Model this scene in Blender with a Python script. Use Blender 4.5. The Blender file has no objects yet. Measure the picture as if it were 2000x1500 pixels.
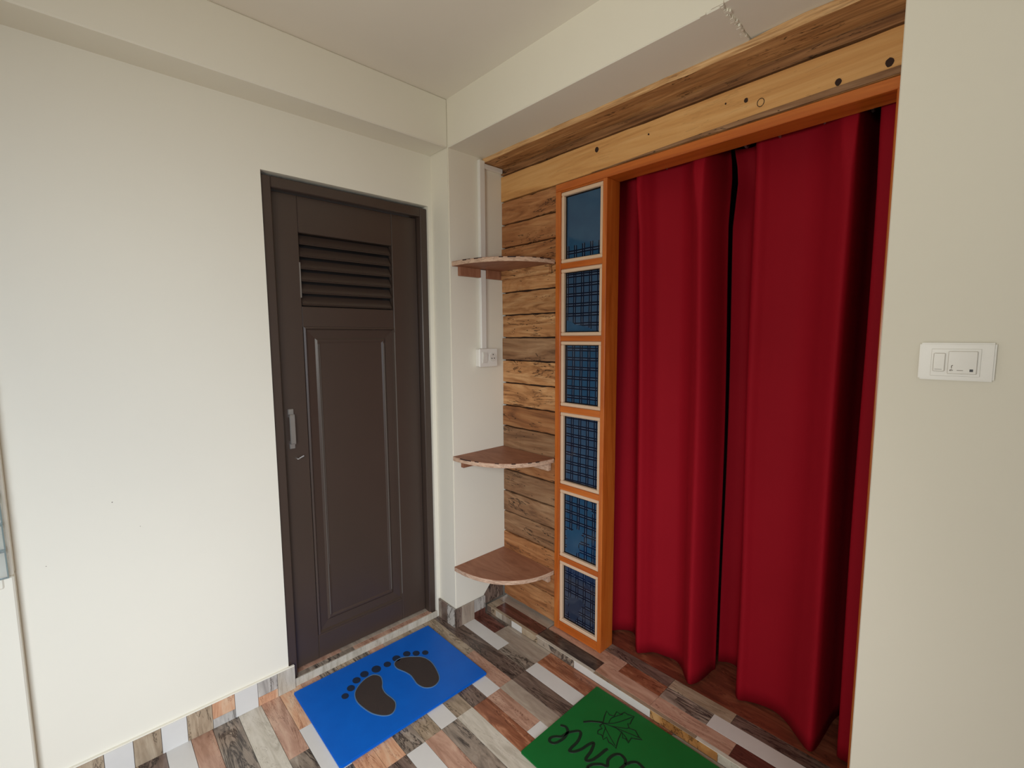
import bpy, bmesh, math, random
from mathutils import Vector, Matrix
random.seed(7)
S = bpy.context.scene
COL = S.collection

# ------------------------------------------------------------------ camera
cam = bpy.data.cameras.new('camera'); cam.sensor_width = 36.0; cam.lens = 36.0 * 904.967 / 2000.0
cam.clip_start = 0.02
co = bpy.data.objects.new('camera', cam); COL.objects.link(co)
CR = Vector((0.6844, 0.729087, -0.0053634)); CU = Vector((-0.0694741, 0.072535, 0.9949432)); CF = Vector((-0.7257892, 0.6805665, -0.1002957))
co.matrix_world = Matrix(((CR.x, CU.x, -CF.x, 1.783627), (CR.y, CU.y, -CF.y, -1.28263), (CR.z, CU.z, -CF.z, 1.435653), (0, 0, 0, 1)))
S.camera = co
S.view_settings.view_transform = 'Standard'; S.view_settings.look = 'None'
S.view_settings.gamma = 1.0; S.view_settings.use_curve_mapping = False
S.view_settings.exposure = 0.0

# ------------------------------------------------------------------ world, daylight and an added fill light
W = bpy.data.worlds.new('overcast_sky'); S.world = W; W.use_nodes = True
bg = W.node_tree.nodes['Background']; bg.inputs[0].default_value = (0.95, 0.985, 0.99, 1); bg.inputs[1].default_value = 0.64

def area(name, loc, target, sx, sy, power, col):
    l = bpy.data.lights.new(name, 'AREA'); l.shape = 'RECTANGLE'; l.size = sx; l.size_y = sy; l.energy = power; l.color = col
    o = bpy.data.objects.new(name, l); COL.objects.link(o); o.location = loc
    o.rotation_euler = (Vector(target) - Vector(loc)).to_track_quat('-Z', 'Y').to_euler()
    return o
k_ = area('balcony_daylight', (2.75, -2.02, 1.45), (-0.14, -1.35, 0.15), 1.0, 1.0, 19, (0.76, 0.865, 1.0)); k_.data.spread = math.radians(84)
k_ = area('doorway_daylight', (1.75, -2.04, 1.55), (0.75, -0.35, 0.0), 0.8, 0.7, 6, (1.0, 0.97, 0.93)); k_.data.spread = math.radians(80)
k_ = area('added_ceiling_fill', (1.35, -2.0, 1.35), (0.75, 0.2, 2.45), 0.5, 0.2, 5.8, (0.98, 0.97, 0.88)); k_.data.spread = math.radians(110)  # unseen fill light, added only to brighten the ceiling and soffit

# ------------------------------------------------------------------ helpers
def srgb(r, g, b):
    f = lambda c: (c / 255 / 12.92) if c <= 10 else ((c / 255 + 0.055) / 1.055) ** 2.4
    return (f(r), f(g), f(b), 1)

ORG = {}
def link(name, me, m, parent=None, org=None, kind=None, label=None, cat=None, group=None):
    """me has world coordinates; recentre on org (or bbox centre) and parent"""
    vs = me.vertices
    if org is None:
        xs = [v.co for v in vs]
        org = Vector(((min(v.x for v in xs) + max(v.x for v in xs)) / 2, (min(v.y for v in xs) + max(v.y for v in xs)) / 2, (min(v.z for v in xs) + max(v.z for v in xs)) / 2))
    org = Vector(org)
    me.transform(Matrix.Translation(-org))
    if m is not None:
        me.materials.clear(); me.materials.append(m)
    o = bpy.data.objects.new(name, me); COL.objects.link(o)
    if parent is not None:
        o.parent = parent; o.location = org - ORG[parent.name]
    else:
        o.location = org
    ORG[o.name] = org
    tag(o, label, cat, group, kind)
    return o
def tag(o, label=None, cat=None, group=None, kind=None):
    if label: o['label'] = label
    if cat: o['category'] = cat
    if group: o['group'] = group
    if kind: o['kind'] = kind
    return o
def empty(name, loc, label, cat, kind=None, group=None):
    o = bpy.data.objects.new(name, None); COL.objects.link(o); o.location = loc; o.empty_display_size = 0.05
    ORG[o.name] = Vector(loc)
    return tag(o, label, cat, group, kind)
def bm_box(bm, x0, x1, y0, y1, z0, z1):
    v = [bm.verts.new(p) for p in ((x0, y0, z0), (x1, y0, z0), (x1, y1, z0), (x0, y1, z0), (x0, y0, z1), (x1, y0, z1), (x1, y1, z1), (x0, y1, z1))]
    for f in ((3, 2, 1, 0), (4, 5, 6, 7), (0, 1, 5, 4), (1, 2, 6, 5), (2, 3, 7, 6), (3, 0, 4, 7)):
        bm.faces.new([v[i] for i in f])
def done(bm, name, smooth=False):
    bmesh.ops.recalc_face_normals(bm, faces=bm.faces[:])
    me = bpy.data.meshes.new(name); bm.to_mesh(me); bm.free()
    if smooth:
        for p in me.polygons: p.use_smooth = True
    return me
def box(name, x0, x1, y0, y1, z0, z1, m, parent=None, bev=0.0, seg=1, **k):
    bm = bmesh.new(); bm_box(bm, x0, x1, y0, y1, z0, z1)
    if bev: bmesh.ops.bevel(bm, geom=bm.edges[:], offset=bev, segments=seg, affect='EDGES')
    return link(name, done(bm, name), m, parent, **k)
def boxes(name, lst, m, parent=None, bev=0.0, **k):
    bm = bmesh.new()
    for b in lst: bm_box(bm, *b)
    if bev: bmesh.ops.bevel(bm, geom=bm.edges[:], offset=bev, segments=1, affect='EDGES')
    return link(name, done(bm, name), m, parent, **k)
def prism(name, poly, axis, a0, a1, m, parent=None, bev=0.0, smooth=False, **k):
    """poly in the plane normal to axis, extruded from a0 to a1"""
    def P(p, a):
        return (a, p[0], p[1]) if axis == 0 else ((p[0], a, p[1]) if axis == 1 else (p[0], p[1], a))
    bm = bmesh.new()
    A = [bm.verts.new(P(p, a0)) for p in poly]; B = [bm.verts.new(P(p, a1)) for p in poly]
    n = len(poly)
    bm.faces.new(A); bm.faces.new(B[::-1])
    for i in range(n): bm.faces.new((A[i], A[(i + 1) % n], B[(i + 1) % n], B[i]))
    bmesh.ops.recalc_face_normals(bm, faces=bm.faces[:])
    if bev: bmesh.ops.bevel(bm, geom=[e for e in bm.edges if len(e.link_faces) == 2 and e.calc_face_angle(0) > 0.6], offset=bev, segments=2, affect='EDGES')
    return link(name, done(bm, name), m, parent, **k)
def catmull(P, n=8, closed=False):
    out = []; N = len(P)
    R = range(N) if closed else range(N - 1)
    for i in R:
        if closed: a, b, c, d = P[(i - 1) % N], P[i], P[(i + 1) % N], P[(i + 2) % N]
        else: a, b, c, d = P[max(i - 1, 0)], P[i], P[i + 1], P[min(i + 2, N - 1)]
        for j in range(n):
            t = j / n
            out.append(tuple(0.5 * (2 * b[k] + (c[k] - a[k]) * t + (2 * a[k] - 5 * b[k] + 4 * c[k] - d[k]) * t * t + (3 * b[k] - a[k] - 3 * c[k] + d[k]) * t ** 3) for k in range(len(b))))
    if not closed: out.append(tuple(P[-1]))
    return out
def ribbon(bm, pts, w, z0, z1):
    n = len(pts); L = []; Rr = []
    for i, p in enumerate(pts):
        a = pts[max(i - 1, 0)]; b = pts[min(i + 1, n - 1)]
        dx, dy = b[0] - a[0], b[1] - a[1]; l = math.hypot(dx, dy) or 1
        nx, ny = -dy / l * w / 2, dx / l * w / 2
        L.append((bm.verts.new((p[0] + nx, p[1] + ny, z0)), bm.verts.new((p[0] + nx * .8, p[1] + ny * .8, z1))))
        Rr.append((bm.verts.new((p[0] - nx, p[1] - ny, z0)), bm.verts.new((p[0] - nx * .8, p[1] - ny * .8, z1))))
    for i in range(n - 1):
        bm.faces.new((L[i][1], L[i + 1][1], Rr[i + 1][1], Rr[i][1]))
        bm.faces.new((L[i][0], L[i + 1][0], L[i + 1][1], L[i][1]))
        bm.faces.new((Rr[i][1], Rr[i + 1][1], Rr[i + 1][0], Rr[i][0]))
    bm.faces.new((L[0][0], L[0][1], Rr[0][1], Rr[0][0])); bm.faces.new((L[-1][0], Rr[-1][0], Rr[-1][1], L[-1][1]))
def tube(bm, pts, r, n=10):
    rings = []
    for i, p in enumerate(pts):
        a = Vector(pts[max(i - 1, 0)]); b = Vector(pts[min(i + 1, len(pts) - 1)])
        t = (b - a).normalized(); u = t.orthogonal().normalized(); v = t.cross(u)
        rings.append([bm.verts.new(Vector(p) + r * (math.cos(k * 2 * math.pi / n) * u + math.sin(k * 2 * math.pi / n) * v)) for k in range(n)])
    for A, B in zip(rings, rings[1:]):
        for k in range(n): bm.faces.new((A[k], A[(k + 1) % n], B[(k + 1) % n], B[k]))
    bm.faces.new(rings[0]); bm.faces.new(rings[-1][::-1])

# ------------------------------------------------------------------ materials
class NT:
    def __init__(s, name):
        s.m = bpy.data.materials.new(name); s.m.use_nodes = True; s.t = s.m.node_tree; s.n = s.t.nodes
        s.b = s.n['Principled BSDF']; s.out = s.n['Material Output']
    def new(s, t, **k):
        o = s.n.new(t)
        for a, v in k.items(): setattr(o, a, v)
        return o
    def l(s, a, b): s.t.links.new(a, b)
    def val(s, x, sock):
        if hasattr(x, 'links'): s.l(x, sock)
        else: sock.default_value = x
    def math(s, op, a, b=0.0, clamp=False):
        o = s.new('ShaderNodeMath', operation=op, use_clamp=clamp); s.val(a, o.inputs[0]); s.val(b, o.inputs[1]); return o.outputs[0]
    def mix(s, f, a, b):
        o = s.new('ShaderNodeMix', data_type='RGBA'); s.val(f, o.inputs[0]); s.val(a, o.inputs[6]); s.val(b, o.inputs[7]); return o.outputs[2]
    def ramp(s, f, stops):
        o = s.new('ShaderNodeValToRGB'); e = o.color_ramp.elements
        while len(e) < len(stops): e.new(0.5)
        for i, (p, c) in enumerate(stops): e[i].position = p; e[i].color = c
        s.l(f, o.inputs[0]); return o.outputs[0]
    def coords(s, scale, rnd=True):
        tc = s.new('ShaderNodeTexCoord'); mp = s.new('ShaderNodeMapping'); mp.inputs['Scale'].default_value = scale
        if rnd:
            oi = s.new('ShaderNodeObjectInfo'); sc = s.new('ShaderNodeVectorMath', operation='ADD')
            mu = s.math('MULTIPLY', oi.outputs['Random'], 37.0)
            s.l(tc.outputs['Object'], sc.inputs[0]); s.l(mu, sc.inputs[1]); s.l(sc.outputs[0], mp.inputs[0])
            s.rnd = oi.outputs['Random']
        else: s.l(tc.outputs['Object'], mp.inputs[0])
        s.tc = tc
        return mp.outputs[0]
    def noise(s, vec, scale, detail=4, rough=0.55, dist=0.0):
        o = s.new('ShaderNodeTexNoise'); o.inputs['Scale'].default_value = scale; o.inputs['Detail'].default_value = detail
        o.inputs['Roughness'].default_value = rough; o.inputs['Distortion'].default_value = dist
        s.l(vec, o.inputs['Vector']); return o.outputs[0]
    def bump(s, h, strength, dist=0.002):
        o = s.new('ShaderNodeBump'); o.inputs['Strength'].default_value = strength; o.inputs['Distance'].default_value = dist
        s.l(h, o.inputs['Height']); s.l(o.outputs[0], s.b.inputs['Normal'])
    def fin(s, col, rough=0.5, spec=0.5, metal=0.0):
        s.val(col, s.b.inputs['Base Color']); s.val(rough, s.b.inputs['Roughness']); s.b.inputs['Specular IOR Level'].default_value = spec
        s.b.inputs['Metallic'].default_value = metal
        return s.m

def paint(name, col, rough=0.6, mottle=0.03, bump=0.08, scale=6, spec=0.3):
    k = NT(name); v = k.coords((1, 1, 1), False)
    n = k.noise(v, scale, 3); c2 = tuple(x * (1 - mottle * 2) for x in col[:3]) + (1,)
    k.bump(k.noise(v, 180, 2), bump, 0.0006)
    return k.fin(k.mix(n, c2, col), rough, spec)

def wood(name, dark, mid, light, stretch=(2.2, 2.2, 26), fine=(6, 6, 150), crack=0.5, holes=0.5, rough=0.62, bump=0.5, spec=0.3, contrast=1.0, knots=False, hue=0.25):
    """weathered timber: colour bands, fine grain, cracks, worm holes; stretch sets the grain direction"""
    k = NT(name); v = k.coords(stretch); rnd = k.rnd
    n1 = k.noise(v, 1.0, 5, 0.62, 1.6)
    col = k.ramp(n1, [(0.28, dark), (0.47, mid), (0.7, light)])
    vf = k.coords(fine); n2 = k.noise(vf, 1.0, 3, 0.6, 0.4)
    col = k.mix(k.math('MULTIPLY', k.math('SUBTRACT', n2, 0.42, True), 2.2 * contrast, True), col, dark)
    # cracks: thin dark lines where a stretched noise passes its middle value
    vc = k.coords(tuple(s * 0.8 for s in stretch)); n3 = k.noise(vc, 1.3, 4, 0.6, 2.2)
    cr = k.math('LESS_THAN', k.math('ABSOLUTE', k.math('SUBTRACT', n3, 0.56)), 0.011)
    patch = k.math('GREATER_THAN', k.noise(k.coords(tuple(max(2, s * .3) for s in stretch)), 1.7, 2), 0.52)
    crk = k.math('MULTIPLY', k.math('MULTIPLY', cr, patch), crack)
    black = tuple(x * 0.22 for x in dark[:3]) + (1,)
    col = k.mix(crk, col, black)
    # worm holes / nail spots
    vo = k.new('ShaderNodeTexVoronoi'); vo.inputs['Scale'].default_value = 26; k.l(k.coords((1, 1, 2.2)), vo.inputs['Vector'])
    hp = k.math('GREATER_THAN', k.noise(k.coords((5, 5, 12)), 1.0, 2), 0.55)
    ho = k.math('MULTIPLY', k.math('MULTIPLY', k.math('LESS_THAN', vo.outputs['Distance'], 0.13), hp), holes)
    col = k.mix(ho, col, black)
    hsv = k.new('ShaderNodeHueSaturation'); k.l(col, hsv.inputs['Color'])
    k.l(k.math('ADD', k.math('MULTIPLY', rnd, hue), 1 - hue * 0.5), hsv.inputs['Value'])
    hgt = k.math('SUBTRACT', k.math('ADD', n1, k.math('MULTIPLY', n2, 0.35)), k.math('ADD', crk, ho))
    k.bump(hgt, bump, 0.002)
    return k.fin(hsv.outputs[0], rough, spec)

def tilewood(name, a, b, c, crack=None, crackw=0.02, stretch=(5, 26, 5), rough=0.24, edge=None, hue=0.12):
    """printed glazed tile imitating wood: flat print, no relief"""
    k = NT(name); v = k.coords(stretch); rnd = k.rnd
    n = k.noise(v, 1.0, 5, 0.62, 1.2)
    col = k.ramp(n, [(0.3, a), (0.5, b), (0.68, c)])
    f = k.noise(k.coords(tuple(s * 4.0 for s in stretch)), 1.0, 3)
    col = k.mix(k.math('MULTIPLY', k.math('SUBTRACT', f, 0.5, True), 1.3, True), col, a)
    if crack:
        n3 = k.noise(k.coords(tuple(s * 0.55 for s in stretch)), 1.0, 6, 0.7, 2.6)
        t = k.math('SUBTRACT', 1.0, k.math('DIVIDE', k.math('ABSOLUTE', k.math('SUBTRACT', n3, 0.53)), crackw), True)
        pt = k.math('GREATER_THAN', k.noise(k.coords(tuple(s * 0.4 for s in stretch)), 1.4, 1), 0.45)
        col = k.mix(k.math('MULTIPLY', k.math('MULTIPLY', t, pt), 0.92), col, crack)
    hsv = k.new('ShaderNodeHueSaturation'); k.l(col, hsv.inputs['Color'])
    k.l(k.math('ADD', k.math('MULTIPLY', rnd, hue), 1 - hue * 0.5), hsv.inputs['Value'])
    return k.fin(hsv.outputs[0], rough, 0.5)
def plain(name, col, rough=0.5, spec=0.5, metal=0.0):
    k = NT(name); v = k.coords((1, 1, 1)); n = k.noise(v, 30, 2)
    return k.fin(k.mix(n, tuple(x * 0.94 for x in col[:3]) + (1,), col), rough, spec, metal)

WHITE = paint('white_wall_paint', srgb(232, 226, 210), 0.62, 0.012)
CEIL = paint('ceiling_paint', srgb(232, 224, 210), 0.75, 0.012)
PLASTIC = plain('white_plastic', srgb(232, 228, 220), 0.32)
PLASTIC2 = plain('white_plastic_inset', srgb(222, 217, 208), 0.3)
BLACK = plain('black_plastic', srgb(24, 22, 22), 0.4)
GROUT = plain('grey_grout', srgb(120, 110, 100), 0.8)
DOORP = paint('brown_door_enamel', srgb(70, 56, 48), 0.34, 0.05, 0.12, 8, 0.5)
DOORW = paint('worn_grey_edge', srgb(122, 114, 106), 0.5)
STEEL = plain('brushed_steel', srgb(176, 172, 168), 0.38, 0.5, 0.85)
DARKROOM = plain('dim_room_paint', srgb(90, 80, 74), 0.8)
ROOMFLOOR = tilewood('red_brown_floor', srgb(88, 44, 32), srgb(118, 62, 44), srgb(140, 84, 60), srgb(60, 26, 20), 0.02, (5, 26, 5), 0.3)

P_TAN = wood('weathered_tan_plank', srgb(120, 76, 44), srgb(186, 132, 84), srgb(218, 172, 122), (3, 3, 20), (7, 7, 90), 0.95, 0.9, contrast=.6)
P_BRN = wood('weathered_brown_plank', srgb(104, 64, 38), srgb(164, 108, 66), srgb(196, 144, 96), (2.4, 2.4, 17), (6, 6, 90), 0.9, 0.5, contrast=.6)
P_GRY = wood('weathered_grey_brown_plank', srgb(92, 64, 44), srgb(148, 108, 76), srgb(178, 140, 104), (2.4, 2.4, 18), (6, 6, 90), 0.95, 0.8, contrast=.6)
P_DRK = wood('dark_weathered_header_plank', srgb(84, 54, 32), srgb(140, 96, 60), srgb(176, 128, 84), (1.4, 1.4, 18), (5, 5, 120), 0.8, 0.3)
P_SOF = wood('soffit_board_bounce_lightened', srgb(118, 80, 48), srgb(172, 124, 78), srgb(206, 160, 108), (1.4, 16, 1.4), (5, 90, 5), 0.8, 0.3)  # dark plank wood lightened to stand in for bounce light from below
P_LGT = wood('pale_pine_header_plank', srgb(186, 130, 76), srgb(216, 162, 100), srgb(230, 184, 124), (0.9, 0.9, 11), (3, 3, 70), 0.12, 0.1, 0.55, 0.2, 0.3, 0.35, hue=0.05)
P_EDGE = wood('raw_sawn_edge', srgb(150, 106, 66), srgb(200, 156, 106), srgb(226, 188, 140), (3, 3, 40), (8, 8, 160), 0.3, 0.0)
ORANGE = wood('orange_varnished_frame', srgb(158, 76, 24), srgb(190, 98, 34), srgb(208, 120, 50), (14, 14, 1.2), (90, 90, 3), 0.0, 0.0, 0.3, 0.08, 0.5, 0.4, hue=0.08)
ORANGEH = wood('orange_varnished_rail', srgb(158, 76, 24), srgb(190, 98, 34), srgb(208, 120, 50), (1.2, 14, 14), (3, 90, 90), 0.0, 0.0, 0.3, 0.08, 0.5, 0.4, hue=0.08)
BEAD = plain('pale_bead_wood', srgb(222, 190, 160), 0.5)
PLY = wood('reddish_plywood', srgb(128, 82, 60), srgb(152, 102, 76), srgb(168, 118, 90), (4, 14, 4), (20, 70, 20), 0.0, 0.0, 0.55, 0.1, 0.3, 0.4, hue=0.04)
PLYE = wood('chipped_plywood_edge', srgb(160, 124, 102), srgb(210, 176, 150), srgb(224, 194, 170), (20, 20, 70), (40, 40, 200), 0.5, 0.3, 0.7, 0.5, hue=0.04)

T = dict(
 W=plain('white_tile', srgb(214, 210, 204), 0.22),
 CR=tilewood('cream_tile', srgb(168, 158, 142), srgb(196, 187, 171), srgb(208, 200, 186), srgb(140, 128, 112), 0.008),
 GB=tilewood('grey_beige_tile', srgb(142, 126, 112), srgb(164, 148, 132), srgb(178, 164, 146), None),
 GG=tilewood('pale_grey_tile', srgb(150, 144, 138), srgb(178, 172, 164), srgb(196, 190, 182), srgb(60, 54, 50), 0.03),
 DB=tilewood('dark_red_brown_tile', srgb(74, 44, 36), srgb(94, 56, 46), srgb(128, 80, 68), srgb(46, 28, 24), 0.02),
 RB=tilewood('red_brown_tile', srgb(112, 66, 46), srgb(142, 88, 62), srgb(190, 134, 102), srgb(78, 42, 30), 0.02),
 PK=tilewood('pink_brown_tile', srgb(150, 112, 92), srgb(182, 142, 120), srgb(200, 166, 142), srgb(92, 52, 40), 0.012),
 OR=tilewood('peach_tile', srgb(180, 126, 94), srgb(212, 164, 130), srgb(216, 188, 158), srgb(120, 70, 50), 0.014),
 GS=tilewood('grey_cracked_tile', srgb(106, 94, 84), srgb(146, 131, 116), srgb(174, 160, 144), srgb(30, 24, 26), 0.06),
 GD=tilewood('dark_grey_brown_tile', srgb(82, 68, 60), srgb(114, 95, 84), srgb(142, 122, 108), srgb(36, 28, 26), 0.045),
 BK=tilewood('blackish_tile', srgb(44, 38, 36), srgb(78, 64, 56), srgb(102, 86, 76), srgb(26, 20, 22), 0.05),
 OT=tilewood('ochre_tile', srgb(134, 88, 46), srgb(176, 126, 74), srgb(198, 158, 108), srgb(52, 30, 18), 0.02),
 TN=tilewood('tan_tile', srgb(126, 108, 88), srgb(162, 142, 118), srgb(184, 166, 142), srgb(60, 48, 38), 0.025),
)
# ------------------------------------------------------------------ dimensions (metres, column corner on the floor = origin)
D, WY, H, HC, XR, STEP, SY = 0.139, 0.325, 2.285, 2.491, 1.594, 0.034, 0.2
GY = 0.410                                        # plane of the door glass
BX, BY = 3.3, -2.1                                # far right and back ends of the hall

# ------------------------------------------------------------------ room shell
def struct(name, boxes_, m, label, cat, bev=0.0): return boxes(name, boxes_, m, bev=bev, kind='structure', label=label, cat=cat)
floor = struct('floor', [(-D - .12, BX, BY, SY + .3, -0.12, -0.008), ], GROUT, 'wood-look tiled hall floor of mixed white, brown and grey strips', 'floor')
struct('ceiling', [(-D - .12, BX, BY, 0.5, HC, HC + .12)], CEIL, 'plain off-white ceiling above the beams', 'ceiling')
DY0, DY1, DZ = -0.742, -0.020, 2.055              # door opening in the left wall
struct('wall_left', [(-D - .12, -D, -1.462, DY0, -.1, HC), (-D - .12, -D, DY0, DY1, DZ, HC), (-D - .12, -D, DY1, .36, -.1, HC)], WHITE, 'white painted wall holding the dark brown door', 'wall')
# column at the corner; its foot is broken away at the right
colp = [(0.0, 0.0), (0.182, 0.0), (0.182, 0.094), (0.242, 0.155), (0.246, 0.172), (0.36, 0.172), (0.36, H + .01), (0.0, H + .01)]
prism('wall_corner', colp, 0, -D - .01, 0.0, WHITE, kind='structure', label='white corner column with a broken-away foot behind the shelves', cat='column', bev=0.004)
struct('trim_1', [(-D - .01, 0.0, -1.462, 0.0, H, HC)], WHITE, 'white ceiling beam along the top of the brown door wall', 'beam', 0.004)
t2 = struct('trim_2', [(-D, 1.213, 0.0, .36, H, HC + .01), (1.213, BX, 0.0, .36, H + .007, HC + .01)], WHITE, 'white ceiling beam above the reclaimed wood planks', 'beam', 0.003)
bm = bmesh.new()
for i in range(26):
    t = i / 25; x = 1.216 - 0.009 * t + random.uniform(-.004, .004); y = 0.004 + t * .19
    bm_box(bm, x - random.uniform(.002, .006), x + random.uniform(.002, .008), y - .0045, y + .0045, H - random.uniform(-.0015, .0012), H + .008)
bm_box(bm, 1.19, 1.222, -.0035, .003, H + .004, H + .016); bm_box(bm, 1.16, 1.176, -.0025, .003, H - .001, H + .004)
link('plaster_seam', done(bm, 'plaster_seam'), WHITE, t2)
struct('wall_right', [(XR, BX, 0.0, .36, -.1, H + .006)], WHITE, 'white wall at the right edge carrying the switch plate', 'wall', 0.002)
struct('wall_far_right', [(BX, BX + .12, BY, -1.95, -.1, HC), (BX, BX + .12, -.85, .36, -.1, HC), (BX, BX + .12, -1.95, -.85, 2.2, HC), (BX, BX + .12, -1.95, -.85, -.1, 0.3)], WHITE, 'white side wall out of view to the right', 'wall')
# back of the hall: wide balcony doorway that lets the daylight in
struct('wall_rear', [(-.3, -.10, BY - .12, BY, -.1, HC), (-.10, 1.3, BY - .12, BY, -.1, HC), (1.3, 2.9, BY - .12, BY, 1.95, HC), (2.9, BX, BY - .12, BY, -.1, HC)], WHITE, 'white rear wall with the balcony doorway, behind the viewer', 'wall')
# louvred window in the projecting wall at the far left
WX = -0.100
wz0, wz1, wy0, wy1 = 0.770, 1.95, -2.02, -1.500
struct('wall_window', [(-D - .12, WX, BY, -1.458, -.1, wz0), (-D - .12, WX, BY, -1.458, wz1, HC), (-D - .12, WX, wy1, -1.458, wz0, wz1), (-D - .12, WX, BY, wy0, wz0, wz1)], WHITE, 'white projecting wall strip with the louvred window at the left edge', 'wall', 0.004)
GLASS = NT('louvre_glass'); GLASS.b.inputs['Base Color'].default_value = (0.93, 0.96, 0.95, 1); GLASS.b.inputs['Roughness'].default_value = 0.08
GLASS.b.inputs['Transmission Weight'].default_value = 0.9; GLASS.b.inputs['IOR'].default_value = 1.5; GLASS = GLASS.m
GEDGE = plain('green_glass_edge', srgb(120, 134, 131), 0.25)
win = empty('window_1', (WX, -1.75, wz0), 'louvred glass window at the left edge of the white wall', 'window', 'structure')
box('window_sill', WX - .05, WX + .004, wy0, -1.478, wz0 - .03, wz0, WHITE, win, 0.003)
for i in range(15):
    z = wz0 + .004 + i * .076; yy = -1.466
    bm = bmesh.new(); bm_box(bm, -.003, .003, wy0, yy, 0, .084)
    me = done(bm, 'louvre'); me.transform(Matrix.Translation((WX + .014, 0, z)) @ Matrix.Rotation(0.10, 4, 'Y'))
    sl = link('louvre', me, GLASS, win)
    e = .0022
    bm = bmesh.new(); bm_box(bm, -.0036, .0036, wy0, yy + .0006, -.001, e); bm_box(bm, -.0036, .0036, wy0, yy + .0006, .084 - e, .085); bm_box(bm, -.0036, .0036, yy - e, yy + .0006, e, .084 - e)
    me = done(bm, 'ground_edge'); me.transform(Matrix.Translation((WX + .014, 0, z)) @ Matrix.Rotation(0.10, 4, 'Y'))
    link('ground_edge', me, GEDGE, sl)

# ------------------------------------------------------------------ floor tiles: printed wood strips
YE = [.2, .182, .108, .037, -.042, -.110, -.181, -.255, -.329, -.402, -.474, -.55, -.624, -.70, -.785, -.853, -.932, -1.016, -1.083, -1.156, -1.23, -1.31, -1.385, -1.46, -1.535, -1.61]
ROWS = {
 0: [(0.002, 'GD', .17), (.17, 'GB', .453), (.453, 'RB', 1.05), (1.05, 'GS', 1.65)],
 1: [(0.002, 'DB', .167), (.167, 'GB', .453), (.453, 'RB', .80), (.80, 'GB', 1.05), (1.05, 'W', 1.3), (1.3, 'GS', 1.65)],
 2: [(0.010, 'W', .271), (.271, 'GS', .452), (.452, 'W', .719), (.719, 'GD', 1.05), (1.05, 'RB', 1.65)],
 3: [(-D, 'GD', .452), (.452, 'GD', .80), (.80, 'PK', 1.05), (1.05, 'GB', 1.65)],
 4: [(-D, 'TN', .197), (.197, 'PK', .449), (.449, 'GB', .85), (.85, 'W', 1.05), (1.05, 'GS', 1.65)],
 5: [(-D, 'GB', .05), (.05, 'GD', .352), (.352, 'W', .453), (.453, 'PK', .678), (.678, 'W', .93), (.93, 'DB', 1.05), (1.05, 'CR', 1.65)],
 6: [(-D, 'TN', .1), (.1, 'GD', .454), (.454, 'RB', .86), (.86, 'GB', 1.05), (1.05, 'PK', 1.65)],
 7: [(-D, 'GB', .12), (.12, 'TN', .451), (.451, 'CR', 1.052), (1.052, 'GD', 1.65)],
 8: [(-D, 'PK', .1), (.1, 'W', .455), (.455, 'GS', 1.052), (1.052, 'W', 1.65)],
 9: [(-D, 'GS', .08), (.08, 'TN', .456), (.456, 'PK', .90), (.90, 'GS', 1.65)],
 10: [(-D, 'TN', .13), (.13, 'GS', .458), (.458, 'W', .72), (.72, 'OR', 1.052), (1.052, 'GB', 1.65)],
 11: [(-D, 'GS', .16), (.16, 'OR', .457), (.457, 'GD', .75), (.75, 'CR', 1.65)],
 12: [(-D, 'PK', .12), (.12, 'OR', .457), (.457, 'GS', .9), (.9, 'W', 1.65)],
 13: [(-D, 'OR', .096), (.096, 'W', .36), (.36, 'GS', .457), (.457, 'PK', 1.052), (1.052, 'GB', 1.65)],
 14: [(-D, 'PK', .20), (.20, 'GS', .457), (.457, 'CR', .8), (.8, 'RB', 1.65)],
 15: [(-D, 'CR', .457), (.457, 'W', .7), (.7, 'GS', 1.65)],
 16: [(-D, 'GS', .457), (.457, 'TN', 1.052), (1.052, 'PK', 1.65)],
 17: [(-D, 'PK', .35), (.35, 'GB', .457), (.457, 'OR', .9), (.9, 'GD', 1.65)],
 18: [(-D, 'W', .30), (.30, 'GS', .457), (.457, 'CR', 1.65)],
 19: [(-D, 'GD', .2), (.2, 'OR', .457), (.457, 'GS', 1.052), (1.052, 'W', 1.65)],
 20: [(-D, 'TN', .26), (.26, 'RB', .457), (.457, 'PK', 1.65)],
}
keys = ['CR', 'GS', 'PK', 'W', 'GB', 'TN', 'RB', 'OR', 'GD']
TG = 0.0006
for r in range(len(YE) - 1):
    row = ROWS.get(r)
    if row is None:
        row = []; x = -D
        while x < 1.6:
            x2 = min(x + random.choice((.2, .3, .45)), 1.65); row.append((x, random.choice(keys), x2)); x = x2
    y1, y0 = YE[r] - TG, YE[r + 1] + TG
    for (x0, key, x1) in row:
        box('tile', x0 + TG, x1 - TG, y0, y1, -0.008, random.uniform(-.0004, 0), T[key], floor, 0.0005)
lst = []; y = YE[-1]
bmf = bmesh.new()
while y > BY + .1:
    x = -D if y < -1.6 else 1.65
    x = WX if x < 0 else x
    while x < BX: bm_box(bmf, x + TG, min(x + .4, BX) - TG, y - .0735, y - TG, -.008, 0); x += .4
    y -= .0735
y = .2
while y > YE[-1] + .01:
    x = 1.65
    while x < BX and y < .01: bm_box(bmf, x + TG, min(x + .4, BX) - TG, y - .0735, y - TG, -.008, 0); x += .4
    y -= .0735
link('tile_field', done(bmf, 'tile_field'), T['TN'], floor, kind='stuff')

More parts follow.
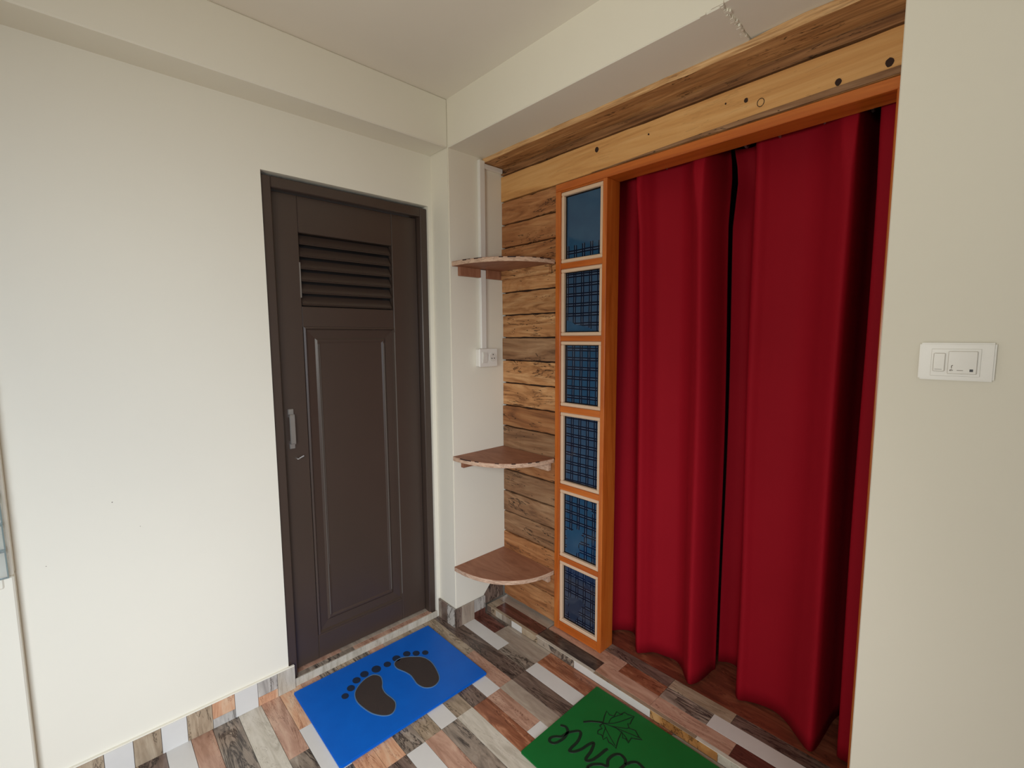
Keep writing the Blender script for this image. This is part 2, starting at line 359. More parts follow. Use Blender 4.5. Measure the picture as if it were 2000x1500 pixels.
# raised tiled step in front of the curtained doorway
step = struct('trim_3', [(0.0, XR, SY + .006, 1.3, -.05, STEP - .008)], GROUT, 'low tiled step running along the plank wall and curtained doorway', 'step')
SR = [(.2, .2165, [(0, 'TN', .355), (.355, 'CR', .69), (.69, 'TN', 1.13), (1.13, 'CR', XR)]),
      (.2165, .2845, [(0, 'TN', .051), (.051, 'DB', .352), (.36, 'BK', .687), (.687, 'PK', .945), (.945, 'PK', 1.239), (1.239, 'DB', XR)]),
      (.2845, .355, [(0, 'GB', .352), (.36, 'PK', .757), (.757, 'RB', .945), (.945, 'GS', 1.131), (1.131, 'W', XR)]),
      (.355, .4135, [(.60, 'GD', .945), (.945, 'TN', 1.19), (1.19, 'GD', XR)])]
for y0, y1, row in SR:
    for x0, key, x1 in row:
        box('tile', x0 + TG, x1 - TG, y0 + TG, y1 - TG, STEP - .008, STEP - random.uniform(0, .0004), T[key], step, 0.0005)
RJ = [(0, 'GD', .033), (.033, 'TN', .07), (.07, 'CR', .117), (.117, 'GS', .189), (.189, 'W', .262), (.262, 'TN', .366), (.366, 'GS', .587), (.587, 'W', .955), (.955, 'OT', 1.209), (1.209, 'CR', XR)]
for x0, key, x1 in RJ:
    box('tile', x0 + TG, x1 - TG, SY, SY + .006, 0.0, STEP - .002, T[key], step, 0.0005)
# the dim room behind the glass
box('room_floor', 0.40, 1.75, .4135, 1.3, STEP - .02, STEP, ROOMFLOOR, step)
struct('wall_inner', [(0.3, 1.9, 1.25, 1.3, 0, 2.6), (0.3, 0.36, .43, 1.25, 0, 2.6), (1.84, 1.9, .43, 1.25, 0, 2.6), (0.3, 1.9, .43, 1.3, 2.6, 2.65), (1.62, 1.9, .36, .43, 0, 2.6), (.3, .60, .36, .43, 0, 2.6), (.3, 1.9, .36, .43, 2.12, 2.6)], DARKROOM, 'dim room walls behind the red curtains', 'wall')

# ------------------------------------------------------------------ skirting tiles
bl = struct('baseboard_left', [(-D, -D + .004, -1.456, DY0 + .002, 0, .094)], GROUT, 'tiled skirting of mixed strips below the white wall', 'skirting')
SK = [-1.456, -1.39, -1.313, -1.239, -1.164, -1.090, -1.013, -.940, -.861, -.789, -.722]
SKC = ['CR', 'TN', 'W', 'TN', 'W', 'TN', ('OR', 'GG'), 'W', ('GG', 'OR'), 'CR']
for i, c in enumerate(SKC):
    y0, y1 = SK[i] + TG, SK[i + 1] - TG
    if isinstance(c, tuple):
        box('tile', -D + .004, -D + .012, y0, y1, .0365, .096, T[c[0]], bl, .0006); box('tile', -D + .004, -D + .012, y0, y1, 0, .0358, T[c[1]], bl, .0006)
    else: box('tile', -D + .004, -D + .012, y0, y1, 0, .096, T[c], bl, .0006)
box('top_edge', -D, -D + .011, -1.456, -.722, .096, .100, WHITE, bl, .001)
bc = struct('baseboard_corner', [(-D + .002, 0.004, -.004, 0, 0, .094), (0, .004, -.004, .18, 0, .094)], GROUT, 'tiled skirting wrapping the foot of the white corner column', 'skirting')
box('tile', -D + .004, -.112, -.012, -.004, 0, .096, T['GS'], bc, .0006); box('tile', -.111, -.06, -.012, -.004, 0, .096, T['GD'], bc, .0006); box('tile', -.059, .004, -.012, -.004, 0, .096, T['GG'], bc, .0006)
box('tile', .004, .012, -.012, .028, 0, .096, T['GD'], bc, .0006); box('tile', .004, .012, .0288, .107, 0, .096, T['GB'], bc, .0006)
box('tile', .004, .012, .1078, .18, .034, .096, T['GG'], bc, .0006); box('tile', .004, .010, .1078, .18, 0, .0334, T['DB'], bc, .0006)
box('tile', -.022, -.012, .19, .325, STEP, .175, T['GD'], bc, .0006)

# ------------------------------------------------------------------ reclaimed plank wall
plk = struct('wall_back', [(0.0, .385, WY + .022, WY + .03, 0, H), (0.385, XR, WY + .022, WY + .03, 2.10, H)], plain('batten_shadow_brown', srgb(48, 30, 20), 0.9), 'reclaimed wood plank wall behind the corner shelves and over the doorway', 'wall')
def plank(x0, x1, z0, z1, y0, y1, m, n=12, jz=.0022, jy=.0012, zl=0.0):
    bm = bmesh.new(); R = []
    for i in range(n + 1):
        x = x0 + (x1 - x0) * i / n; a = random.uniform(-jz, jz * .3); b = random.uniform(-jz * .3, jz)
        if random.random() < .12: a -= jz * 1.2
        yy = y0 + random.uniform(-jy, jy); c = .0022; dz = zl * (1 - i / n)
        R.append([bm.verts.new(p) for p in ((x, yy + c, z1 + a + dz), (x, yy, z1 + a - c + dz), (x, yy, z0 + b + c + dz), (x, yy + c, z0 + b + dz), (x, y1, z0 + b + dz), (x, y1, z1 + a + dz))])
    for A, B in zip(R, R[1:]):
        for k in range(6): bm.faces.new((A[k], A[(k + 1) % 6], B[(k + 1) % 6], B[k]))
    bm.faces.new(R[0]); bm.faces.new(R[-1][::-1])
    return link('plank', done(bm, 'plank'), m, plk)
ZJ = [2.107, 1.994, 1.881, 1.770, 1.660, 1.547, 1.434, 1.320, 1.203, 1.087, .977, .862, .745, .629, .517, .405, .292, .179, .046]
PM = [P_BRN, P_BRN, P_BRN, P_TAN, P_TAN, P_TAN, P_GRY, P_TAN, P_TAN, P_BRN, P_GRY, P_BRN, P_GRY, P_GRY, P_GRY, P_BRN, P_BRN, P_BRN]
for i in range(len(ZJ) - 1):
    plank(0.001, .366, ZJ[i + 1] + .0025, ZJ[i] - .0025, WY + random.uniform(-.003, .003), WY + .02, PM[i])
plank(0.001, XR, 2.109, 2.2285, WY - .003, WY + .02, P_LGT, 24, .0012)                 # pale board over the doorway
prism('weathered_edge', [(.56, 2.1095), (XR - .001, 2.1095), (XR - .001, 2.129), (1.38, 2.1275), (1.15, 2.1245), (.95, 2.120), (.74, 2.114)], 1, WY - .0062, WY + .001, P_GRY, plk)
plank(0.001, XR, 2.2355, H - .001, WY - .002, WY + .02, P_DRK, 24, .0012)                # upright of the dark top board
# flat dark board under the beam, with a raw sawn front edge
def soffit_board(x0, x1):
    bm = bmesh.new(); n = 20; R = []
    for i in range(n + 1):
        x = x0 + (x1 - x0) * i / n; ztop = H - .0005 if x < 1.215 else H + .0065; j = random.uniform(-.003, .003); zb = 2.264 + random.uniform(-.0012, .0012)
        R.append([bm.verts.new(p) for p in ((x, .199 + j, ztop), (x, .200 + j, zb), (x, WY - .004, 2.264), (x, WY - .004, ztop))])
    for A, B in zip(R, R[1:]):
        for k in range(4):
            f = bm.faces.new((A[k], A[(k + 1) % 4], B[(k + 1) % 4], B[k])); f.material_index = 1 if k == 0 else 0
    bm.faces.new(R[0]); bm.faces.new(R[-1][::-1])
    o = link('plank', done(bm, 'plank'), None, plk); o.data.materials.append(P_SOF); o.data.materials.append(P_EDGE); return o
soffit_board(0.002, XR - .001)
# knots and nail holes in the pale board
KN = plain('dark_knot', srgb(48, 26, 16), 0.8)
bm = bmesh.new()
for x, z, r in [(.586, 2.193, .0085), (1.164, 2.178, .006), (1.41, 2.139, .0075), (1.522, 2.145, .009), (.82, 2.181, .0025), (1.10, 2.19, .0025)]:
    vs = [bm.verts.new((x + r * (1 + random.uniform(-.1, .1)) * math.cos(a * .5236), WY - .0052, z + 1.25 * r * (1 + random.uniform(-.1, .1)) * math.sin(a * .5236))) for a in range(12)]
    ws = [bm.verts.new((v.co.x, WY, v.co.z)) for v in vs]
    bm.faces.new(vs)
    for a in range(12): bm.faces.new((vs[a], vs[(a + 1) % 12], ws[(a + 1) % 12], ws[a]))
link('knot', done(bm, 'knot'), KN, plk)
bm = bmesh.new(); ri = []
for a in range(24):
    t = a * math.pi * 2 / 24; ri.append((1.208 + .010 * math.cos(t), WY - .0045, 2.156 + .012 * math.sin(t)))
tube(bm, ri + [ri[0]], .0011, 6); link('knot_ring', done(bm, 'knot_ring'), KN, plk)

# ------------------------------------------------------------------ brown door
door = empty('door_1', (-D, (DY0 + DY1) / 2, 0), 'dark brown panelled door with a louvred vent, left of the shelves', 'door', 'structure')
FX = -D - .010
boxes('door_frame', [(FX - .10, FX, DY0 + .001, DY0 + .037, 0.0, DZ - .012), (FX - .10, FX, DY1 - .037, DY1 - .001, 0.0, DZ - .012), (FX - .10, FX, DY0 + .037, DY1 - .037, DZ - .052, DZ - .012)], DOORP, door, .003)
LX = FX - .035; L0, L1, LB, LT = DY0 + .040, DY1 - .040, .040, DZ - .055
vy0, vy1, vz0, vz1 = -.602, -.200, 1.565, 1.857
py0, py1, pz0, pz1 = -.598, -.185, .145, 1.482
boxes('stile', [(LX - .035, LX, L0, vy0, LB, LT)], DOORP, door, .0025); boxes('stile', [(LX - .035, LX, vy1 + .01, L1, LB, LT)], DOORP, door, .0025)
for z0, z1 in ((LB, pz0), (pz1, vz0), (vz1, LT)): box('rail', LX - .035, LX - .0006, vy0, vy1 + .01, z0, z1, DOORP, door, .0025)
def panel():
    bm = bmesh.new()
    def ring(m, x): return [bm.verts.new((x, a, b)) for a, b in ((py0 + m, pz0 + m), (py1 - m, pz0 + m), (py1 - m, pz1 - m), (py0 + m, pz1 - m))]
    RR = [ring(-.002, LX - .003), ring(.006, LX - .001), ring(.012, LX - .012), ring(.046, LX - .016), ring(.054, LX - .0105), ring(.060, LX - .0105), ring(.068, LX - .0135)]
    for A, B in zip(RR, RR[1:]):
        for k in range(4): bm.faces.new((A[k], A[(k + 1) % 4], B[(k + 1) % 4], B[k]))
    bm.faces.new(RR[-1]); bm.faces.new([bm.verts.new((LX - .03, a, b)) for a, b in ((py0, pz0), (py1, pz0), (py1, pz1), (py0, pz1))])
    return link('panel', done(bm, 'panel'), DOORP, door)
panel()
# paint rubbed thin along the moulding ridges
boxes('worn_ridge', [(LX - .0105, LX - .0095, py0 + .0545, py0 + .0575, pz0 + .07, pz1 - .07), (LX - .0105, LX - .0098, py0 + .0615, py0 + .0630, pz0 + .3, pz1 - .07), (LX - .0105, LX - .0098, py1 - .0595, py1 - .055, pz0 + .07, pz1 - .07), (LX - .0012, LX - .0004, py1 - .0075, py1 - .0025, pz0 + .03, pz1 - .02)], paint('rubbed_enamel', srgb(104, 97, 90), 0.4, .06), door)
bm = bmesh.new(); ns = 6; st = (vz1 - vz0) / ns
for i in range(ns):
    z = vz0 + (i + .5) * st
    bm = bmesh.new(); bm_box(bm, -.024, .024, vy0 + .001, vy1 + .006, -.0055, .0055)
    bmesh.ops.bevel(bm, geom=bm.edges[:], offset=.003, segments=2, affect='EDGES')
    me = done(bm, 'vent_slat'); me.transform(Matrix.Translation((LX - .021, 0, z)) @ Matrix.Rotation(math.radians(52), 4, 'Y'))
    link('vent_slat', me, DOORP, door)
box('vent_back', LX - .050, LX - .046, vy0 - .01, vy1 + .02, vz0 - .01, vz1 + .01, BLACK, door)
box('chipped_paint', LX - .004, LX + .0004, vy0 - .004, vy0 + .0015, 1.60, 1.74, DOORW, door)
hy, hz0, hz1 = -.668, 1.000, 1.140
hd = box('handle', LX + .014, LX + .022, hy - .011, hy + .011, hz0 + .010, hz1 - .010, STEEL, door, .003)
for z in (hz0, hz1): box('handle_mount', LX - .001, LX + .006, hy - .011, hy + .011, z - .012, z + .012, STEEL, hd, .002)
boxes('handle_post', [(LX, LX + .02, hy - .009, hy + .009, hz0 + .009, hz0 + .021), (LX, LX + .02, hy - .009, hy + .009, hz1 - .021, hz1 - .009)], STEEL, hd)
bm = bmesh.new(); tube(bm, [(LX, -.652, .945), (LX + .012, -.652, .945), (LX + .016, -.648, .947), (LX + .017, -.630, .955)], .0035, 8)
kl = link('latch_hook', done(bm, 'latch_hook'), STEEL, door)
# sill below the door
th = struct('trim_4', [(-D - .12, -D - .002, DY0 + .02, DY1 - .002, -.01, .026)], GROUT, 'narrow tiled sill under the brown door', 'sill')
box('tile', -D - .002, -D + .004, DY0 + .02, DY1 + .0, 0, .033, T['CR'], th, .0008)
x = [DY0 + .035, -.46, DY1 - .03]
for i, (a, b) in enumerate(((-D - .03, 'GS'), (-D - .058, 'GB'))):
    x1 = -D - .002 - .028 * i; x0 = x1 - .0275
    box('tile', x0, x1, x[0], x[1 ] - .05 * i, .026, .034, T[('GS', 'PK')[i]], th, .0005); box('tile', x0, x1, x[1] - .05 * i + .0006, x[2], .026, .034, T[('PK', 'GB')[i]], th, .0005)

# ------------------------------------------------------------------ orange door frame with the six-pane sidelight
fr = empty('door_2', (1.0, WY, STEP), 'orange varnished wooden door frame with six blue glass panes, around the red curtains', 'door frame', 'structure')
Y0, Y1 = .318, .408
PZ = [(1.761, 2.066), (1.440, 1.736), (1.121, 1.417), (.754, 1.093), (.403, .728), (.074, .380)]
PX0, PX1, SX0, SX1 = .395, .621, .366, .641
HZ0, HZ1 = 2.072, 2.104
box('stile', SX0, PX0, Y0, Y1, STEP, HZ0, ORANGE, fr, .002)
box('stile', PX1, SX1, Y0 - .001, Y1, STEP, HZ0, ORANGE, fr, .002)
box('head', SX0, XR - .001, Y0, Y1, HZ0, HZ1, ORANGEH, fr, .002)
box('jamb', 1.542, XR - .001, Y0, Y1, STEP, HZ0, ORANGE, fr, .002)
edges = [HZ0] + [v for a, b in PZ for v in (b, a)] + [STEP]
for i in range(0, len(edges), 2):
    box('rail', PX0, PX1, Y0 + .002, Y1 - .01, edges[i + 1], edges[i], ORANGEH, fr, .0015)

def pane_mat(i, h, w):
    """blue film glass with a printed dark plaid grid, worn off in places"""
    k = NT('blue_plaid_glass_%s' % 'abcdef'[i]); tc = k.new('ShaderNodeTexCoord'); sp = k.new('ShaderNodeSeparateXYZ'); k.l(tc.outputs['Object'], sp.inputs[0])
    nz = k.noise(tc.outputs['Object'], 5, 2); wob = k.math('MULTIPLY', k.math('SUBTRACT', nz, .5), .008)
    def pair(c, p, off):
        t = k.math('SUBTRACT', k.math('PINGPONG', k.math('ADD', k.math('ADD', c, wob), 10 * p + off), p / 2), 0)
        dk = k.math('MULTIPLY', k.math('GREATER_THAN', t, .0022), k.math('LESS_THAN', t, .0082))
        lt = k.math('LESS_THAN', t, .0022)
        return dk, lt
    dx, lx = pair(sp.outputs[0], .043, .004 * i); dz, lz = pair(sp.outputs[2], .0425 if i != 0 else .05, .005 * i + .006)
    dark = k.math('MAXIMUM', dx, dz); lite = k.math('MULTIPLY', k.math('MAXIMUM', lx, lz), k.math('SUBTRACT', 1.0, dark))
    n = k.noise(tc.outputs['Object'], 9, 3)
    # worn areas
    if i == 0: mk = k.math('LESS_THAN', k.math('ADD', sp.outputs[2], k.math('MULTIPLY', n, .03)), -.060)
    elif i == 1: mk = k.math('GREATER_THAN', k.math('ADD', k.math('ADD', sp.outputs[2], k.math('MULTIPLY', sp.outputs[0], .35)), k.math('MULTIPLY', n, .04)), -.085)
    elif i == 4: mk = k.math('LESS_THAN', k.noise(tc.outputs['Object'], 7, 2), .58)
    elif i == 5: mk = k.math('LESS_THAN', k.noise(tc.outputs['Object'], 9, 2), .56)
    else: mk = 1.0
    base = k.mix(n, srgb(26, 58, 92), srgb(48, 88, 118))
    if i == 5: base = k.mix(n, srgb(28, 36, 58), srgb(46, 58, 80))
    cell = k.mix(k.math('MULTIPLY', mk, .35), base, srgb(72, 84, 104)) if i in (1, 3, 5) else base
    c = k.mix(k.math('MULTIPLY', k.math('MULTIPLY', lite, mk), .4), cell, srgb(104, 114, 130))
    c = k.mix(k.math('MULTIPLY', k.math('MULTIPLY', dark, mk), .93), c, srgb(9, 14, 34))
    # thin dark line at the rim of the film
    ex = k.math('GREATER_THAN', k.math('ABSOLUTE', sp.outputs[0]), w / 2 - .021); ez = k.math('GREATER_THAN', k.math('ABSOLUTE', sp.outputs[2]), h / 2 - .021)
    c = k.mix(k.math('MAXIMUM', ex, ez), c, srgb(14, 14, 20))
    return k.fin(c, 0.09, 0.5)
for i, (a, b) in enumerate(PZ):
    p = box('pane', PX0, PX1, Y0 + .022, Y0 + .027, a, b, pane_mat(i, b - a, PX1 - PX0), fr)
    q = .0165; m1 = .0006
    for n_, (x0, x1, z0, z1) in enumerate(((PX0 + m1, PX1 - m1, b - q, b - m1), (PX0 + m1, PX1 - m1, a + m1, a + q), (PX0 + m1, PX0 + q, a + q, b - q), (PX1 - q, PX1 - m1, a + q, b - q))):
        box('bead', x0, x1, Y0 + .004, Y0 + .0219, z0, z1, BEAD, p, .003)
# ------------------------------------------------------------------ red curtains
k = NT('red_curtain_cloth'); v = k.coords((1, 1, 1), False)
n = k.noise(v, 3, 2)
CURT = k.fin(k.mix(n, srgb(146, 15, 31), srgb(158, 18, 35)), 0.75, 0.12)
CA = [(.545, .455), (.580, .475), (.610, .515), (.642, .54), (.670, .54), (.700, .51), (.728, .462), (.755, .432), (.778, .455), (.805, .488), (.85, .503), (.895, .512), (.935, .490), (.972, .448), (1.000, .424), (1.018, .452), (1.026, .50), (1.030, .56), (1.036, .585)]
CB = [(1.026, .64), (1.060, .665), (1.095, .66), (1.128, .60), (1.148, .51), (1.168, .480), (1.195, .495), (1.230, .510), (1.278, .518), (1.325, .500), (1.372, .458), (1.412, .424), (1.428, .430), (1.434, .466), (1.438, .54), (1.445, .64), (1.470, .72), (1.490, .66), (1.492, .54), (1.489, .485), (1.494, .468), (1.52, .466), (1.575, .468)]
CZ0, CZ1 = STEP + .008, 2.155
ROD = (.505, 2.128)
def curtain(name, plan, label, skew):
    P = catmull(plan, 7); nz = 36; bm = bmesh.new(); G = []
    for j in range(nz + 1):
        t = j / nz; z = CZ0 + (CZ1 - CZ0) * t; row = []
        for (x, y) in P:
            tt = t ** 1.6
            xx = x + skew(x) * tt + .004 * math.sin(x * 23 + z * 2.3) * math.sin(z * 1.7)
            amp = 1 + max(0, t - .86) * 3.5
            yy = max(GY + .006, ROD[0] + (y - ROD[0]) * amp + .003 * math.sin(z * 3.1 + x * 11))
            if t > .955: yy = yy + (ROD[0] - yy) * .35 * (t - .955) / .045
            row.append(bm.verts.new((xx, yy, z)))
        G.append(row)
    for A, B in zip(G, G[1:]):
        for i in range(len(P) - 1): bm.faces.new((A[i], A[i + 1], B[i + 1], B[i]))
    me = done(bm, name, True)
    o = link(name, me, CURT, None, org=(sum(p[0] for p in plan) / len(plan), ROD[0], CZ0), label=label, cat='curtain', group='red curtains in the doorway')
    md = o.modifiers.new('thickness', 'SOLIDIFY'); md.thickness = .003; md.offset = 0
    return o
def rings(par, xs):
    for x in xs:
        bm = bmesh.new()
        c = [(x, ROD[0] + .024 * math.cos(a * math.pi / 8), ROD[1] + .024 * math.sin(a * math.pi / 8)) for a in range(17)]
        tube(bm, c, .0045, 8); link('eyelet', done(bm, 'eyelet', True), STEEL, par)
c1 = curtain('curtain', CA, 'left red curtain, narrower, hanging beside the blue pane sidelight', lambda x: -.030 * (1 - abs(x - .8) / .4) - .012)
c2 = curtain('curtain', CB, 'right red curtain, wider, hanging beside the white switch wall', lambda x: -.018 + .03 * min(1, max(0, (x - 1.14) / .14)) if x < 1.46 else .012 * max(0, 1 - (x - 1.46) / .03))
rings(c1, (.664, .80, .93)); rings(c2, (1.10, 1.21, 1.34, 1.46))
rod = empty('curtain_rod', (1.1, ROD[0], ROD[1]), 'steel curtain rod above the red curtains under the orange door head', 'curtain rod')
bm = bmesh.new(); tube(bm, [(.50, ROD[0], ROD[1]), (1.70, ROD[0], ROD[1])], .009, 12); link('rod', done(bm, 'rod', True), STEEL, rod)
for x in (.50, 1.70):
    bm = bmesh.new(); bmesh.ops.create_uvsphere(bm, u_segments=14, v_segments=8, radius=.018, matrix=Matrix.Translation((x, ROD[0], ROD[1]))); link('finial', done(bm, 'finial', True), STEEL, rod)
for x in (.56, 1.64): box('bracket', x - .008, x + .008, .43, ROD[0] + .012, ROD[1] - .012, ROD[1] - .006, STEEL, rod, .001)

# ------------------------------------------------------------------ corner shelves
def shelf(zt, label, r, chips):
    z0 = zt - .020
    t = empty('corner_shelf', (.02, WY - .02, z0), label, 'shelf', group='quarter-round corner shelves')
    # quarter-round board from the column face to the plank wall
    arc = []; n = 26
    for i in range(n + 1):
        a = math.pi / 2 * i / n; q = 2.25
        arc.append((.360 * math.sin(a) ** (2 / q) if a > 0 else 0, WY - .004 - r * (math.cos(a) ** (2 / q) if i < n else 0)))
    arc = [(max(x, .001), y) for x, y in arc]
    poly = [(.001, WY - .004)] + arc
    prism('board', poly, 2, z0, zt - .0015, PLYE, t)
    top = [(.001, WY - .004)] + [(x - .0008, y + .0008) for x, y in arc]
    prism('top_veneer', top, 2, zt - .0014, zt, PLY, t)
    bot = [(.002, WY - .005)] + [(max(.002, x - .001), y + .001) for x, y in arc]
    prism('underside_veneer', bot, 2, z0 - .001, z0 - .0001, PLY, t)
    if chips:
        bm = bmesh.new()
        for i in range(2, n - 1):
            if random.random() < chips:
                x, y = arc[i]; x2, y2 = arc[i + 1]
                h = random.uniform(.002, .005)
                dx, dy = x2 - x, y2 - y; l = math.hypot(dx, dy); nx, ny = dy / l * .0012, -dx / l * .0012
                vs = [(x + nx, y + ny), (x2 + nx, y2 + ny), (x2 - nx, y2 - ny), (x - nx, y - ny)]
                A = [bm.verts.new((p[0], p[1], zt - h)) for p in vs]; B = [bm.verts.new((p[0], p[1], zt + .0004)) for p in vs]
                bm.faces.new(A); bm.faces.new(B)
                for q in range(4): bm.faces.new((A[q], A[(q + 1) % 4], B[(q + 1) % 4], B[q]))
        if bm.verts: link('chipped_edge', done(bm, 'chipped_edge'), plain('dark_chip', srgb(56, 30, 22), .8), t, kind='stuff')
        else: bm.free()
    bz0 = z0 - .042
    for a, b in (((.045, .168), (.206, WY - .026)) if zt > 1.5 else ((.045, WY - .026),)):
        box('bracket', .001, .021, a, b, bz0, z0 - .0012, PLY, t, .001, label='plywood batten on the column face')
    box('bracket', .001, .342, WY - .025, WY - .005, bz0, z0 - .0012, P_TAN if zt > 1.5 else PLYE, t, .001, label='batten on the plank wall')
    return t
shelf(1.785, 'top quarter-round plywood shelf above the socket box, chipped along its edge', .310, .55)
shelf(.868, 'middle quarter-round plywood shelf with chipped edge, below the socket box', .322, .5)
shelf(.315, 'lowest quarter-round plywood shelf with a clean edge, just above the floor', .326, 0)

# ------------------------------------------------------------------ trunking, socket, switch
tk = empty('cable_trunking', (0, .187, 1.38), 'white plastic cable trunking running up the column to the ceiling beam', 'trunking')
for a, b in ((1.381, 1.762), (1.787, H - .012)):
    vd = box('vertical_duct', 0, .016, .170, .204, a, b, PLASTIC, tk, .0015)
    box('duct_lid', .016, .0185, .172, .202, a, b - .001, PLASTIC, vd, .0008)
box('horizontal_duct', 0, .016, .204, WY - .006, 2.240, 2.262, PLASTIC, tk, .0015)
sk = empty('socket_box', (0, .20, 1.335), 'white surface socket box with a rocker switch, below the trunking', 'socket')
sx = .036
box('box', 0, sx - .006, .145, .255, 1.293, 1.379, PLASTIC, sk, .003)
box('faceplate', sx - .006, sx, .143, .257, 1.291, 1.381, PLASTIC, sk, .002)
bm = bmesh.new(); vs = [(sx - .001, 1.310), (sx + .004, 1.312), (sx + .010, 1.350), (sx + .006, 1.364), (sx - .001, 1.364)]
A = [bm.verts.new((x, .160, z)) for x, z in vs]; B = [bm.verts.new((x, .185, z)) for x, z in vs]
bm.faces.new(A); bm.faces.new(B)
for q in range(5): bm.faces.new((A[q], A[(q + 1) % 5], B[(q + 1) % 5], B[q]))
link('rocker', done(bm, 'rocker'), PLASTIC2, sk)
bm = bmesh.new(); tube(bm, [(sx - .002, .225, 1.338), (sx + .004, .225, 1.338)], .021, 20); so = link('socket_face', done(bm, 'socket_face'), PLASTIC2, sk)
bm = bmesh.new()
for y, z in ((.225, 1.351), (.217, 1.333), (.233, 1.333)): tube(bm, [(sx + .003, y, z), (sx + .0046, y, z)], .003, 8)
link('pin_hole', done(bm, 'pin_hole'), BLACK, so)
sw = empty('wall_switch', (1.715, 0, 1.345), 'white switch plate with a rocker and a square module on the right wall', 'switch')
box('faceplate', 1.660, 1.771, -.009, 0, 1.345, 1.420, PLASTIC, sw, .003, 2)
box('inner_frame', 1.679, 1.751, -.0105, -.0092, 1.3535, 1.408, PLASTIC, sw, .0006)
box('rocker', 1.6825, 1.7005, -.0135, -.0106, 1.3625, 1.3995, PLASTIC2, sw, .0012)
md = box('module', 1.7045, 1.7465, -.0145, -.0106, 1.3585, 1.4035, PLASTIC2, sw, .001)
box('indicator', 1.7365, 1.7415, -.0149, -.0142, 1.3635, 1.3685, BLACK, md)
GREY = plain('grey_print', srgb(120, 108, 96), .5)
bm = bmesh.new()
tube(bm, [(1.7105, -.0147, 1.3700), (1.7105, -.0147, 1.3748)], .0006, 6); tube(bm, [(1.7105, -.0147, 1.3748), (1.7125, -.0147, 1.3758)], .0006, 6)
tube(bm, [(1.7082, -.0147, 1.3655), (1.7105, -.0147, 1.3680), (1.7128, -.0147, 1.3655), (1.7082, -.0147, 1.3648)], .0006, 6)
bm_box(bm, 1.7185, 1.7275, -.0148, -.0143, 1.3652, 1.3662)
link('printed_symbol', done(bm, 'printed_symbol'), GREY, md)
bm = bmesh.new(); bm_box(bm, 1.6855, 1.6965, -.0138, -.0133, 1.3665, 1.3672); link('printed_line', done(bm, 'printed_line'), GREY, sw)

# ------------------------------------------------------------------ door mats
def rubber(name, c1_, c2_, rough, bmp=.25):
    k = NT(name); v = k.coords((1, 1, 1), False); n = k.noise(v, 420, 2); k.bump(n, bmp, .0008)
    return k.fin(k.mix(k.noise(v, 12, 3), c1_, c2_), rough, .4)
BLUE = rubber('blue_foam_mat', srgb(0, 88, 184), srgb(2, 100, 200), .45)
BLUEF = rubber('dusty_blue_rim', srgb(70, 110, 150), srgb(90, 120, 150), .7)
TOE = rubber('dark_blue_rubber', srgb(18, 34, 62), srgb(26, 40, 60), .7, .5)
FOOT = rubber('dark_brown_rubber', srgb(50, 42, 40), srgb(62, 50, 44), .8, .8)
GREEN = rubber('green_foam_mat', srgb(4, 92, 34), srgb(8, 104, 42), .55)
GPRT = rubber('dark_green_print', srgb(6, 30, 16), srgb(8, 36, 20), .6)
def rrect(x0, x1, y0, y1, r, n=4):
    P = []
    for cx, cy, a0 in ((x1 - r, y1 - r, 0), (x0 + r, y1 - r, 90), (x0 + r, y0 + r, 180), (x1 - r, y0 + r, 270)):
        for i in range(n + 1):
            a = math.radians(a0 + 90 * i / n); P.append((cx + r * math.cos(a), cy + r * math.sin(a)))
    return P
m1 = empty('door_mat', (.13, -.42, 0), 'blue foam door mat with two dark footprints, in front of the brown door', 'door mat')
prism('mat_base', rrect(-.095, .360, -.742, -.103, .006), 2, 0.0005, .012, BLUE, m1, .003)
S1 = [(.082, -.564), (.053, -.534), (.036, -.496), (.038, -.462), (.067, -.445), (.103, -.454), (.131, -.469), (.169, -.474), (.214, -.468), (.243, -.471), (.27, -.49), (.278, -.513), (.262, -.537), (.226, -.56), (.176, -.573), (.126, -.577)]
S2 = [(.04, -.365), (.026, -.343), (.031, -.312), (.059, -.277), (.09, -.25), (.139, -.24), (.197, -.25), (.245, -.268), (.266, -.291), (.269, -.32), (.249, -.345), (.214, -.355), (.182, -.352), (.15, -.349), (.115, -.356), (.074, -.37)]
T1 = [((.07, -.599), .017), ((.045, -.564), .019), ((.019, -.528), .020), ((.008, -.488), .021), ((.015, -.437), .024)]
T2 = [((.021, -.388), .019), ((.015, -.34), .022), ((.02, -.291), .020), ((.046, -.258), .019), ((.071, -.226), .017)]
for sole, toes in ((S1, T1), (S2, T2)):
    P = catmull(sole, 5, True)
    f = prism('footprint', P, 2, .0115, .0128, FOOT, m1)
    bm = bmesh.new(); ribbon(bm, P + [P[0]], .004, .0115, .0136); link('footprint_rim', done(bm, 'footprint_rim'), BLUEF, f)
    cx = sum(p[0] for p in sole) / len(sole); cy = sum(p[1] for p in sole) / len(sole)
    for (tx, ty), r in toes:
        ring = [(tx + r * .95 * math.cos(a * math.pi / 8), ty + r * .80 * math.sin(a * math.pi / 8)) for a in range(16)]
        prism('toe_print', ring, 2, .0115, .0128, TOE, f)
m2 = empty('door_mat', (1.03, -.04, 0), 'green foam welcome mat with a leaf print, in front of the curtained step', 'door mat')
prism('mat_base', rrect(.728, 1.345, -.262, .176, .006), 2, 0.0005, .012, GREEN, m2, .003)
